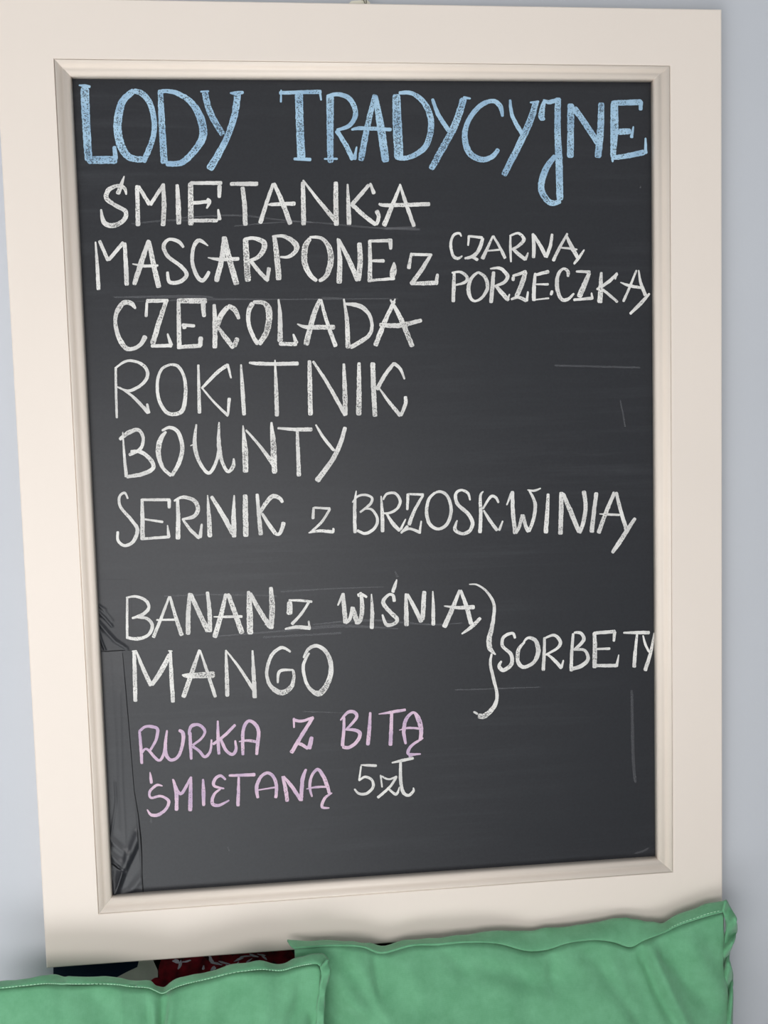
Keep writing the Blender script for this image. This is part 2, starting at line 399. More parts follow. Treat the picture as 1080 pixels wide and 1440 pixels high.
word('LODY', 'b', (*A, """105,82,50 112,250,46 125,455,44; 118,450,44 270,450; 255,380,22 262,450,28; 75,72,8 105,76,18 135,80,14;
 355,98,34 300,150,40 277,220,46 272,300,46 290,380,46 330,435,40 400,450,34; 350,100,26 400,118,34 440,175,32 458,270,30 450,340,30 425,410,32 400,462,30;
 488,95,30 495,250,36 508,470,40; 490,102,22 560,108,26 640,155,34 690,235,44 705,320,44 675,385,40 600,462,34 515,470,28;
 712,105,36 740,210,36 805,325,34; 690,105,10 735,103,12; 880,110,40 862,230,38 815,360,36 735,500,46; 840,112,8 875,112,24 910,108,16"""))
word('TRADYCYJNE', 'b', (*B, """45,112,20 150,108,22 260,106,24; 55,95,8 54,160,12; 250,98,14 258,150,10; 145,110,46 150,280,44 158,450,46; 118,445,16 208,448,20;
 303,120,44 303,300,38 305,465,34; 272,445,10 342,445,12; 285,130,20 345,118,24 405,145,28 432,215,28 402,275,24 335,300,16; 335,300,24 380,370,26 420,450,28; 438,382,8 425,450,24;
 530,120,24 490,290,34 458,455,34; 532,122,24 560,290,44 585,462,42; 410,298,10 460,290,22 615,297,20;
 638,118,44 643,280,52 652,448,52; 650,112,20 715,113,24 778,160,32 812,240,34 808,325,34 775,395,32 700,438,28 640,440,26;
 820,140,16 850,220,24 905,305,26; 980,138,38 940,260,40 890,360,40 812,498,34; 975,135,20 1015,140,10"""),
 (*CC, """240,232,14 228,180,28 190,152,24 125,178,28 68,250,28 48,330,32 70,412,36 130,448,32 185,435,28 220,395,24;
 277,145,14 290,230,22 340,322,24; 410,155,34 380,250,38 340,340,38 245,530,34; 378,160,10 425,155,14; 455,245,12 438,235,36 440,195,30 452,150,20; 445,145,8 475,158,24 525,142,22;
 520,135,34 518,300,36 525,450,40 530,655,38; 535,660,26 485,668,32 448,630,36 435,575,36 462,490,36 508,428,24; 585,165,38 583,440,38; 600,185,34 660,270,34 725,370,34; 740,160,34 735,300,38 722,440,38;
 805,158,42 805,300,44 798,440,30; 790,163,30 945,158,34; 940,150,24 938,200,22; 820,308,36 890,305,32; 902,280,8 892,340,20; 797,462,10 795,440,16; 800,440,26 880,428,30 962,410,32; 963,338,10 964,420,20"""))
word('ŚMIETANKA', 'w', (*D, """228,32,8 208,90,26 190,140,30; 240,142,10 228,102,24 185,90,24 135,115,30 125,165,30 180,205,26 235,240,28 225,290,30 160,322,32 108,300,30 92,225,12;
 303,85,26 308,325,30; 308,90,24 378,202,26; 378,202,24 455,85,24; 455,75,22 460,200,30 455,325,30; 537,80,22 543,200,32 547,315,32;
 615,70,34 617,320,36; 610,73,22 800,73,26; 785,85,30 782,160,22; 625,190,22 720,182,24; 710,165,18 727,182,22 708,222,12; 605,292,22 775,292,24; 776,225,12 785,290,28;
 845,78,24 1010,78,30; 918,95,26 930,200,30 935,322,30"""),
 (*E_, """60,75,20 30,160,24 -18,310,28; -28,200,10 50,198,22 190,193,28; 62,72,20 110,180,30 160,315,32; 232,65,26 235,190,30 237,320,30; 232,55,12 320,170,22 428,300,32; 425,65,28 425,200,32 428,322,32;
 493,78,12 498,200,26 502,318,32; 620,82,22 570,140,26 518,200,26; 625,72,14 648,138,26; 515,195,26 580,255,28 660,318,26; 662,232,28 675,270,26 660,320,20;
 803,82,16 760,190,26 705,325,32; 798,78,12 830,180,24 882,328,24; 675,192,14 720,203,24 975,196,26"""))
word('MASCARPONE', 'w', (*D, """60,415,10 70,550,22 78,698,26; 82,408,22 135,528,24; 135,525,22 225,418,26; 230,420,22 237,540,28 243,672,30;
 372,405,24 330,530,34 285,668,30; 372,410,24 395,530,32 430,685,34; 275,545,8 350,557,20 427,554,14; 575,450,16 545,415,24 490,402,20 458,440,26 482,500,24 560,560,24 592,610,26 550,650,26 492,650,24 480,590,18;
 718,440,8 665,408,26 632,450,24 626,540,24 655,620,26 690,640,26 725,588,22; 812,385,30 800,500,34 765,650,32; 812,385,30 845,530,36 885,668,38; 715,508,6 780,518,22 900,515,24;
 935,395,34 942,520,40 950,648,40; 925,402,20 985,395,24 1042,420,34 1040,465,34 1005,508,26 958,525,16; 962,522,24 1020,595,26 1070,645,26"""),
 (*E_, """35,565,28 25,645,18; 65,385,26 80,500,36 92,640,36; 52,385,14 125,385,24 190,430,36 190,470,30 150,503,22 98,505,12;
 275,395,26 245,450,38 243,540,38 275,610,30 315,645,22; 270,390,16 340,395,22 385,450,34 395,530,38 368,615,30 325,645,20; 435,395,12 448,520,30 443,660,36; 440,400,20 500,520,30 555,645,34; 562,420,30 567,530,34 555,645,34;
 622,405,20 625,530,26 622,652,30; 615,412,18 755,408,24; 743,405,28 745,462,20; 635,527,16 710,527,24; 620,642,16 770,630,20; 764,535,10 762,580,42 752,625,32"""))
word('Z', 'w', (*E_, "866,480,14 850,575,26; 865,490,20 988,492,18; 980,490,20 925,580,28 862,665,26; 860,660,22 1010,656,30; 1018,602,18 1010,668,26"))
word('CZARNĄ', 'w', (*FF, """100,115,8 90,98,14 62,108,14 48,150,15 58,205,16 82,222,16 105,208,8; 137,108,14 133,160,10; 135,112,12 205,120,16; 205,120,18 190,170,20 165,205,20 125,222,14; 115,222,12 150,215,14 182,230,18;
 255,110,10 228,170,16 202,225,22; 255,110,12 290,170,15 315,222,18; 218,185,8 290,178,12; 340,110,10 340,175,14 343,240,10; 335,112,10 380,98,14 406,128,18 380,160,16 345,178,12; 350,172,16 385,205,20 415,228,18; 427,192,8 412,230,18;
 450,98,14 455,160,20 453,220,18; 453,105,14 490,165,20 515,215,20; 545,100,14 535,160,18 515,218,18; 620,98,12 580,170,16 548,235,18; 612,105,12 640,165,22 672,222,20; 580,168,8 620,172,12 668,178,10; 702,178,8 675,218,16 650,250,12"""))
word('PORZECZKĄ', 'w', (*FF, """65,290,16 62,360,20 60,436,20; 52,292,10 95,288,14 127,312,18 118,338,16 72,352,10; 182,288,12 148,320,18 135,370,22 145,415,18 170,430,14 205,408,16 228,362,20 215,312,18 180,288,12;
 258,285,18 252,360,22 245,440,20; 240,272,8 290,270,18 325,305,20 310,338,18 262,358,12; 268,355,16 300,392,24 332,428,20; 336,395,8 325,430,14; 355,310,20 352,332,16; 350,308,14 420,285,20; 415,285,22 395,350,26 368,412,24; 342,422,12 380,412,16 420,430,20; 426,382,10 420,432,16;
 462,292,14 456,360,20 455,430,20; 465,302,16 530,285,20; 460,348,8 528,348,14; 460,424,8 530,416,10; 545,378,16 538,402,16; 622,312,14 621,285,18 600,272,14 574,300,18 568,360,22 588,418,20 620,422,18 652,392,10;
 660,285,12 732,288,18; 728,290,20 702,350,28 675,412,28; 648,424,14 745,416,18; 737,388,8 742,422,16; 785,288,14 782,360,24 778,440,28; 865,295,16 815,340,18 762,374,12; 862,290,12 853,325,8; 790,372,14 830,405,15 866,436,14;
 958,278,10 925,360,14 892,434,14; 968,278,8 978,340,16 1003,405,20; 878,338,6 920,354,16 985,366,14; 1022,392,12 975,445,20 925,494,14"""))
word('CZEKOLADA', 'w', (*G, """185,110,14 155,75,34 110,72,34 72,115,34 55,180,26 70,270,30 115,352,36 165,362,28 215,335,28 248,280,34; 240,288,36 238,300,30; 255,65,18 250,162,22; 250,60,28 392,58,26; 378,60,28 340,170,34 290,335,38; 280,345,24 415,342,26; 385,265,12 410,345,30;
 455,65,26 457,200,30 460,365,32; 445,58,34 635,60,40; 608,60,34 617,162,26; 475,212,26 560,218,22; 480,230,22 505,226,18; 455,352,26 600,342,28; 596,285,34 592,350,28; 680,80,22 686,200,34 685,360,32; 768,95,34 725,150,36 695,230,34; 765,90,30 810,115,36 838,175,22; 705,225,22 750,290,32 805,358,34; 828,292,34 808,350,32;
 925,70,34 898,130,32 900,210,28 930,290,30 960,335,30; 925,68,22 985,70,30 1020,100,44 1028,170,44 1010,260,40 962,335,34"""),
 (*H, """97,48,12 107,150,28 108,320,38; 100,330,26 215,334,28; 190,268,12 212,330,32; 362,48,28 320,150,36 270,340,40; 365,48,18 400,180,26 460,350,30; 215,205,8 280,225,28 455,225,34;
 510,45,12 530,180,28 537,360,34; 515,78,16 600,88,32 660,130,28 688,200,22 675,270,26 620,315,32 550,355,30; 830,60,24 770,190,32 710,345,34; 805,50,12 870,170,34 945,350,34; 835,45,10 825,75,14; 735,210,28 860,215,34 1005,182,26"""))
word('ROKITNIK', 'w', (*G, """58,478,16 60,640,18 65,802,16; 55,485,14 125,440,18 200,448,20 250,488,24 257,540,24 218,592,22 140,628,20 65,602,10; 80,605,10 170,668,20 267,770,26; 256,708,16 268,772,22;
 405,462,16 350,490,20 322,570,22 330,680,24 375,760,26 430,776,26 482,748,30 500,640,26 490,540,22 450,472,22 390,462,14; 580,462,16 584,620,22 588,772,26; 772,462,24 700,512,26 600,615,18; 765,458,20 788,550,12; 605,612,12 680,700,16 770,788,20; 776,672,26 768,784,14;
 850,460,12 860,620,28 870,784,26; 900,450,14 960,456,26 1065,458,24"""),
 (*H, """-2,458,22 100,458,26 225,456,28; 75,432,10 82,600,26 88,790,30; 293,435,26 296,600,32 300,784,32; 315,440,16 400,570,24 522,785,28; 510,455,18 517,620,32 520,785,32; 607,448,22 607,620,34 605,784,36; 693,448,34 699,620,34 708,792,32; 830,450,22 770,530,26 718,622,28; 825,452,24 868,490,22 895,556,12;
 730,605,10 790,690,22 870,788,28; 900,662,24 900,712,26 870,788,22"""))
word('BOUNTY', 'w', (*I, """98,75,8 108,220,18 120,350,24; 78,122,20 130,82,30 190,62,24 222,110,22 205,178,22 135,215,22; 145,193,18 210,198,26 268,245,28 282,295,28 220,330,28 120,348,22;
 335,68,14 385,48,22 435,78,26 460,170,28 440,262,28 395,342,24; 395,342,22 340,290,24 314,200,34 328,120,34 362,72,14; 545,28,12 535,150,28 560,250,24 620,325,22 668,250,22 686,150,20; 683,15,10 682,150,28 700,250,24 735,315,22 768,285,26 772,235,12; 508,160,8 530,150,10;
 828,35,8 840,180,38 845,322,38; 845,62,14 930,160,20 1020,280,32; 1000,15,14 1012,150,38 1020,328,34"""),
 (*J, "260,52,14 370,60,24 472,60,28; 380,65,18 385,200,26 390,345,28; 492,30,12 540,110,20 605,190,20; 672,45,26 640,150,30 590,250,32 497,375,38"))
word('SERNIK', 'w', (*I, """130,482,12 110,445,16 78,470,18 85,530,20 150,608,22 187,668,26 162,740,24 110,765,20 70,735,20 68,678,18; 215,480,18 218,600,28 218,732,30; 212,487,18 388,487,20; 380,482,26 380,540,20; 228,605,12 345,622,18; 222,724,18 385,712,20; 370,640,8 378,718,26;
 430,480,20 435,600,28 433,728,32; 408,495,12 460,472,22 530,490,26 555,540,28 530,588,26 458,605,14; 460,602,14 510,670,22 565,722,22; 578,632,14 568,720,26; 613,458,8 622,590,28 627,715,32; 635,465,22 700,570,30 770,695,34; 775,458,10 772,590,30 775,716,32; 842,455,32 843,590,36 847,712,34; 914,450,22 925,580,26 937,702,30"""),
 (*J, "292,505,22 270,475,26 220,472,30 150,568,24; 165,568,18 210,640,26 250,695,28; 245,695,18 275,690,24 300,622,30"))
word('Z', 'w', (*J, "480,532,16 475,605,22; 478,535,14 582,540,18; 580,540,16 530,620,18 458,688,16; 448,688,8 520,676,20 602,683,22; 600,658,14 598,688,18"))
word('BRZOSKWINIĄ', 'w', (*K, """98,93,8 88,200,24 90,374,24; 72,172,10 110,130,16 160,122,18 202,142,18 190,182,20 122,238,14; 145,215,10 200,218,18 238,280,20 220,340,22 160,376,22 102,355,20; 262,128,10 270,250,26 272,368,26; 275,155,14 300,115,18 355,112,20 388,160,22 370,210,20 320,240,18 275,242,12; 295,240,14 340,310,26 388,360,26; 425,280,10 390,352,20;
 440,112,22 435,222,18; 440,116,16 545,120,20; 540,122,18 480,230,24 445,322,28; 440,325,20 392,375,16; 400,365,18 450,345,18 520,370,22; 528,292,12 515,378,20; 620,105,18 578,150,22 562,230,24 582,312,26 640,346,22 700,310,24 725,220,24 700,130,22 650,100,20 600,118,12;
 850,158,12 835,110,20 790,90,18 755,115,22 765,180,26 830,240,28 865,300,28 850,355,26 800,378,24 750,350,26 765,288,12; 938,98,8 918,130,20 920,250,26 915,374,26; 1038,175,16 1020,140,20 985,135,20 933,215,14; 938,222,14 980,290,24 1030,358,24; 1066,292,12 1040,358,20"""),
 (*LL, """145,182,10 180,100,22; 182,92,24 185,220,28 200,364,28; 200,360,24 225,320,22 245,240,26; 248,240,22 265,310,26 285,352,28; 285,350,22 315,270,24 325,170,24 285,82,12; 275,85,8 320,90,16 362,74,10; 408,108,20 402,230,28 392,360,32; 492,98,30 490,230,32 485,368,32; 500,105,24 550,220,32 605,355,30; 633,90,30 645,190,28 630,290,28 607,360,22;
 713,100,28 698,220,28 683,355,32; 830,98,26 780,210,28 725,360,30; 838,98,22 868,220,26 905,340,28; 732,237,6 790,240,16 862,243,16; 960,262,22 905,345,30 860,415,32 812,484,22"""))
word('BANAN', 'w', (*MM, """68,105,12 68,210,14 68,318,14; 62,110,10 110,103,14 160,122,18 178,158,18 150,192,20 92,214,12; 118,208,12 168,215,18 196,250,20 175,298,18 120,318,20 65,310,16; 282,102,12 245,200,17 200,312,20; 284,102,14 315,210,20 345,302,24; 215,222,10 328,220,14;
 385,85,20 377,200,26 377,297,26; 388,88,22 430,180,26 478,282,28; 474,78,18 485,180,24 487,284,24; 568,88,18 545,190,26 510,312,28; 578,88,22 615,190,28 650,292,30; 505,206,6 570,206,14 652,204,16; 682,75,18 688,180,34 690,295,34; 690,85,20 735,170,26 795,262,28; 765,245,8 808,248,10; 795,55,20 802,160,32 796,268,26"""))
word('Z', 'w', (*MM, "890,128,30 890,196,34; 885,122,10 945,124,14 1005,130,14; 990,128,14 950,190,16 900,245,18; 866,268,10 930,258,20 997,264,22; 986,226,10 992,268,14"))
word('WIŚNIĄ', 'w', (*NN, """145,214,10 175,150,22; 175,140,22 183,230,28 190,318,28; 188,315,24 215,292,22 232,220,22; 232,222,24 255,300,32 275,312,22; 245,312,20 275,305,24 288,220,28 278,135,18; 260,155,26 285,150,20 317,165,16; 342,145,8 346,250,24 343,350,26;
 490,60,8 478,100,22 465,138,22; 475,192,22 468,155,20 440,152,18 410,195,26 450,250,26 490,290,26 478,318,22 430,325,24 405,265,12; 543,142,16 545,240,28 547,334,30; 550,145,18 590,220,26 635,312,28; 650,128,26 645,220,30 640,300,26; 700,128,8 703,230,22 703,330,24;
 858,122,18 815,230,28 765,342,32; 862,122,18 900,230,28 925,325,28; 765,216,8 850,226,22 945,222,28; 980,285,20 930,335,24 868,380,10"""))
word('brace', 'w', (*OO, """70,78,6 110,80,10 155,110,13 190,160,17 198,210,18 185,300,24 172,350,28 175,400,28 205,434,8; 185,428,12 178,480,16 195,560,18 212,640,18 195,700,24 150,742,30 115,745,30; 92,722,12 115,735,12"""))
word('SORBETY', 'w', (*OO, """303,352,14 290,325,16 245,345,18 240,390,18 282,432,20 285,480,22 245,512,22 222,492,20 235,465,10; 352,368,12 320,410,20 318,468,22 345,496,20 395,475,20 420,420,26 408,365,22 370,348,16 345,372,10; 452,345,14 450,430,18 445,515,20; 450,352,10 500,335,16 532,368,20 515,402,16 452,437,10; 462,428,12 500,460,18 540,503,20; 548,460,8 537,500,16;
 597,325,14 590,420,18 587,518,20; 600,322,12 635,325,18 650,360,20 600,412,14; 600,408,12 655,412,16 672,455,20 640,490,22 590,506,20; 705,320,20 707,410,24 705,502,24; 700,325,18 812,316,20; 808,315,18 802,368,14; 715,405,12 785,403,14; 700,489,18 820,489,20; 828,433,6 816,496,18; 850,323,10 915,322,18 985,322,20; 920,330,12 912,410,18 905,499,22; 950,335,8 962,380,14 982,422,12; 1007,322,8 990,420,18 960,516,22"""))
word('MANGO', 'w', (*MM, """103,382,18 107,500,24 110,636,22; 115,382,12 150,470,22 190,556,24; 285,395,24 240,480,28 192,552,22; 287,380,14 292,500,22 300,640,22; 92,380,8 118,378,10; 275,378,8 298,380,8; 435,372,14 395,490,26 352,615,26; 437,375,10 475,490,18 515,614,20; 345,500,6 380,504,28 512,498,38; 568,373,10 572,490,22 575,610,22; 570,378,8 640,470,16 718,592,20; 702,375,10 708,490,22 714,618,24;
 896,384,12 850,362,18 800,400,20 775,480,18 790,550,22 845,590,30 895,565,26 912,515,18 908,475,14; 910,475,10 840,482,18 830,542,10; 960,415,12 985,370,18 1025,353,20 1070,378,22 1098,440,26 1092,520,28 1045,592,34 995,572,20 968,520,18 960,450,18 990,388,10"""))
word('RURKA', 'p', (*PP, """80,238,20 90,350,24 96,462,22; 75,240,20 120,205,22 170,205,24 205,225,26 192,300,22 150,372,18; 95,385,22 120,358,16 145,370,20 180,410,22 215,437,22 240,410,20 250,352,10; 270,228,14 258,330,26 265,400,28 300,435,24 350,405,24 378,320,26 380,250,30 350,228,20;
 428,240,24 432,330,26 437,432,20; 420,262,18 435,205,26 485,190,24 530,230,22 510,282,18 440,338,18; 440,335,24 490,370,22 530,412,24 568,375,20 577,292,14; 620,162,14 622,280,26 628,397,22; 742,190,22 670,262,22 585,328,20; 640,290,22 675,365,24 718,396,24 745,365,24 740,298,14;
 793,402,22 792,300,26 800,210,26 835,165,24 880,190,28 902,240,28 895,320,28 888,400,22; 765,308,8 830,300,20 895,312,20"""))
word('Z', 'p', (*QQ, "150,132,18 150,196,12; 152,145,22 200,152,20 275,128,18; 272,126,22 210,225,26 132,355,28; 165,292,18 198,300,24 240,328,22; 264,250,26 245,330,34"))
word('BITĄ', 'p', (*QQ, """467,125,18 465,220,22 456,312,24; 443,148,10 490,98,22 530,95,24 546,130,22 482,205,16; 475,205,14 540,210,24 568,232,26 550,280,24 500,318,24 455,315,24; 633,95,16 627,200,26 617,306,26; 685,108,6 770,95,22 858,80,18; 768,100,22 765,200,26 760,308,26;
 858,298,16 845,220,26 860,140,24 908,98,20 940,145,36 955,210,30 948,275,22; 815,210,6 880,195,16 965,203,16; 968,258,12 892,310,20 875,360,22 953,360,12; 875,375,16 900,372,10"""))
word('ŚMIETANĄ', 'p', (*PP, """152,517,8 158,560,22 162,598,22; 240,614,8 200,608,20 152,650,20 158,695,18 225,684,20 280,715,24 265,770,24 210,812,26 160,812,22 132,775,8; 310,565,14 335,670,30 335,785,26; 312,570,16 345,650,22 375,660,24 435,555,20; 435,548,18 432,670,30 430,788,32; 518,565,16 522,660,28 522,752,24;
 675,572,16 640,543,22 600,568,24 595,612,22 665,632,12; 640,632,14 595,672,22 582,732,26 625,748,24 700,712,12; 695,542,18 880,535,28; 765,550,18 762,650,24 760,754,26; 897,698,22 888,620,28 918,550,24 968,524,24 1010,560,26 1025,620,26 1020,698,24; 895,642,10 1020,622,14"""),
 (*QQ, """75,500,14 95,570,26 108,662,26; 82,500,16 140,570,26 195,655,24; 228,455,16 205,520,28 195,658,24; 265,632,12 250,570,20 262,500,20 300,458,22 335,500,26 360,560,26 375,612,20; 228,582,6 290,570,16 362,568,14; 392,606,10 345,640,20 328,695,20 375,702,10"""))
word('5', 'w', (*QQ, "572,430,8 620,432,18 675,434,18; 575,435,12 562,530,14; 560,530,12 600,505,18 643,525,18 650,570,20 610,610,20 560,610,18 532,580,12"))
word('ZŁ', 'w', (*QQ, """698,492,12 708,572,12; 703,500,12 750,520,14 803,502,16; 800,503,18 755,570,18 678,638,20; 740,572,12 795,615,20 818,568,8; 825,408,18 825,520,24 840,600,24 875,622,20 905,595,18 905,572,8; 768,416,10 840,400,22 908,386,18"""))
SMEARS = """185,315,2 240,310,3 300,312,2; 250,307,2 330,303,3 400,310,2 440,313,3; 330,318,2 420,312,2 520,320,3 590,323,3; 540,322,4 585,320,5; 190,424,1 300,421,3 400,421,2 560,420,2;
 160,418,2 260,417,5 300,418,3; 452,418.5,2.5 482,419.5,2.5; 440,878,2 520,872,3 600,878,3 650,876,2; 430,884,4 480,880,5 560,884,2; 230,838,2 300,836,2 390,838,2; 395,832,2 460,828,2 540,825,1; 556,803,3 559,812,4; 780,514,3 900,517,3; 872,562,2 879,600,3; 640,970,2 700,968,2 760,966,1;
 888,970,4 890,1060,5 893,1100,4; 892,1200,2 905,1196,3 912,1192,2; 370,896,3 480,890,3; 300,895,2 420,885,3; 320,1190,2 323,1197,2; 425,1000,2 500,1003,1; 212,1150,4 213,1158,3; 900,265,2 901,262,2"""
for sm in SMEARS.split(';'): word('smear', 'f', ((0, 0), 1, sm))
# ------------------------------------------------------------------ hanger on the top of the frame
pl = [(489, 8), (493, 3), (498, 0.5), (504, -0.5), (512, -1), (517, 0), (520, 4), (522.5, 9)]
V = []; 
for yy in (0.0135, 0.0160):
    for x, y in pl: V.append(rel(bp(x, y - (0 if y > 6 else 9), yy)))
n = len(pl)
F = [tuple(range(n)), tuple(range(2 * n - 1, n - 1, -1))] + [(i, i + n, (i + 1) % n + n, (i + 1) % n) for i in range(n)]
# ear of the plate rises behind the frame edge
V = []
prof = [(487, 12), (489, 6.3), (494, 1.5), (499, 0.8), (516, 0.2), (519.5, 2.5), (522.5, 8), (523, 13)]
for yy in (0.006, 0.0085):
    for x, y in prof: V.append(rel(bp(x, y, yy)))
F = [tuple(range(n)), tuple(range(2 * n - 1, n - 1, -1))] + [(i, i + n, (i + 1) % n + n, (i + 1) % n) for i in range(n)]
V = [v + Vector((0, 0, 0.0)) for v in V]
hang = obj('hanger', pmesh('hanger', V, F), M_PLATE, board, label='pale hanger plate')
def tube(path, r, seg=8, closed=False):
    V, F = [], []; n = len(path)
    for i, p in enumerate(path):
        a = path[(i - 1) % n] if closed or i > 0 else p; b = path[(i + 1) % n] if closed or i < n - 1 else p
        d = (b - a).normalized(); u = d.cross(Vector((0, 1, 0)));
        if u.length < 0.1: u = d.cross(Vector((1, 0, 0)))
        u.normalize(); w_ = d.cross(u)
        for k in range(seg):
            an = 2 * math.pi * k / seg; V.append(p + (u * math.cos(an) + w_ * math.sin(an)) * r)
    for i in range(n if closed else n - 1):
        for k in range(seg):
            F.append((i * seg + k, i * seg + (k + 1) % seg, ((i + 1) % n) * seg + (k + 1) % seg, ((i + 1) % n) * seg + k))
    return V, F
lp = [(510.5, -14), (510.8, -4), (512.0, 2), (513.5, 5), (515, 5), (515.2, 2), (514.2, -4), (513.5, -14)]
path = [rel(bp(*curve_at(lp, i / 28), 0.0035)) for i in range(29)]
V, F = tube(path, 0.00045)
wl = obj('wire_loop', pmesh('wire_loop', V, F), M_METAL, hang, smooth=True, label='thin grey metal loop')
# nail in the wall above carries the loop (just above the picture)
V, F = tube([rel(Vector((bp(512, -13, 0.0035).x, y, bp(512, -13, 0.0035).z))) for y in (-0.002, 0.01, Y_WALL)], 0.0014)
obj('nail', pmesh('nail', V, F), M_METAL, hang, smooth=True)

# ------------------------------------------------------------------ poster under the board
poster = empty('berry_poster', bp(300, 1385, Y_WALL - 0.003), 'glossy dark poster with glazed red berries showing beneath the chalkboard, behind the left cushion', 'poster')
def flat(name, pts, Y, th, m, parent=poster, label=None):
    P = [bp(x, y, Y) for x, y in pts]; n = len(P)
    V = [p - poster.location for p in P] + [p + Vector((0, th, 0)) - poster.location for p in P]
    F = [tuple(range(n - 1, -1, -1)), tuple(range(n, 2 * n))] + [(i, (i + 1) % n, (i + 1) % n + n, i + n) for i in range(n)]
    return obj(name, pmesh(name, V, F), m, parent, label=label)
M_NAVY = mat('print_navy', srgb(10, 20, 48), 0.35, 0.3)
M_MAROON = mat('print_maroon', srgb(58, 12, 22), 0.3, 0.4, 0.5, 60, col2=srgb(24, 10, 16))
M_CREAM = mat('print_cream', srgb(205, 200, 192), 0.4, 0.3, 0.15, 40)
M_RED = mat('print_red', srgb(140, 22, 40), 0.3, 0.4, 0.5, 70, col2=srgb(60, 8, 20))
M_GLINT = mat('print_glint', srgb(196, 190, 206), 0.4, 0.3, 0.25, 220)
YP = Y_WALL - 0.003
sheet = flat('poster_sheet', [(75, 1300), (700, 1300), (700, 1600), (75, 1600)], YP, 0.0028, M_NAVY)
def ell(cx, cy, rx, ry, rot=0, n=20, wob=0.0, sd=0):
    out = []
    for i in range(n):
        a = 2 * math.pi * i / n; r = 1 + wob * math.sin(3 * a + sd) + wob * .6 * math.sin(5 * a + 2 * sd)
        x, y = rx * r * math.cos(a), ry * r * math.sin(a)
        out.append((cx + x * math.cos(rot) - y * math.sin(rot), cy + x * math.sin(rot) + y * math.cos(rot)))
    return out
def pr(name, pts, m, lv, label=None): return flat(name, pts, YP - 0.0002 * lv, 0.0002 * lv, m, sheet, label)
pr('printed_cream_swirl', [(160, 1400), (165, 1374), (180, 1366), (193, 1360), (197, 1345), (198, 1330), (240, 1325), (240, 1400)], M_CREAM, 1)
pr('printed_backdrop', [(220, 1310), (700, 1290), (700, 1600), (223, 1600), (222, 1365), (216, 1352)], M_MAROON, 1)
for i, (x, y, rx, ry, rt) in enumerate([(238, 1362, 15, 24, .1), (275, 1366, 24, 24, 0), (258, 1392, 24, 22, 0), (312, 1358, 20, 20, .3), (345, 1353, 20, 15, 0), (372, 1346, 14, 11, 0), (398, 1345, 16, 12, 0), (318, 1382, 22, 16, 0), (222, 1395, 16, 20, 0)]):
    pr('printed_berry', ell(x, y, rx, ry, rt, wob=0.03, sd=i), M_RED, 2 + (i % 3) * 0.5)
for i, (x, y, rx, ry, rt) in enumerate([(248, 1352, 6, 3.5, .3), (253, 1357, 2.5, 8, .3), (262, 1352, 8, 1.5, -.2), (297, 1350, 3, 8, -.5), (304, 1355, 9, 2, .2), (315, 1354, 10, 1.6, .25), (322, 1360, 6, 2, .5), (336, 1349, 8, 2, -.4), (345, 1345, 10, 1.3, -.1), (357, 1344, 8, 1.8, .3), (368, 1343, 7, 1.3, .2), (372, 1347, 5, 1.6, .6), (350, 1351, 6, 1.3, -.6), (300, 1362, 3, 5, 1), (333, 1356, 6, 1, -.9), (286, 1361, 2, 4, .2)]):
    pr('printed_glint', ell(x, y, rx * .85, ry * .8, rt, 14, 0.18, i * 1.7), M_GLINT, 4 + (i % 3) * 0.4)

# ------------------------------------------------------------------ cushions
def sheet_grid(rows, nu, nv, wr=None):
    """rows: list of polylines of (px, py, Y), each with the same number of columns; returns world points nu+1 x nv+1"""
    G = []
    for j in range(nv + 1):
        v = j / nv; row = []
        for i in range(nu + 1):
            u = i / nu
            col = [curve_at(r, u) for r in rows]
            p = curve_at(col, v)
            if wr: p = wr(u, v, p)
            row.append(bp(p[0], p[1], p[2]))
        G.append(row)
    return G
def grid_mesh(G, origin):
    nv = len(G) - 1; nu = len(G[0]) - 1
    V = [p - origin for r in G for p in r]
    F = [(j * (nu + 1) + i, (j + 1) * (nu + 1) + i, (j + 1) * (nu + 1) + i + 1, j * (nu + 1) + i + 1) for j in range(nv) for i in range(nu)]
    return V, F

def solid(o, th=0.0012):
    md = o.modifiers.new('thickness', 'SOLIDIFY'); md.thickness = th; md.offset = 0

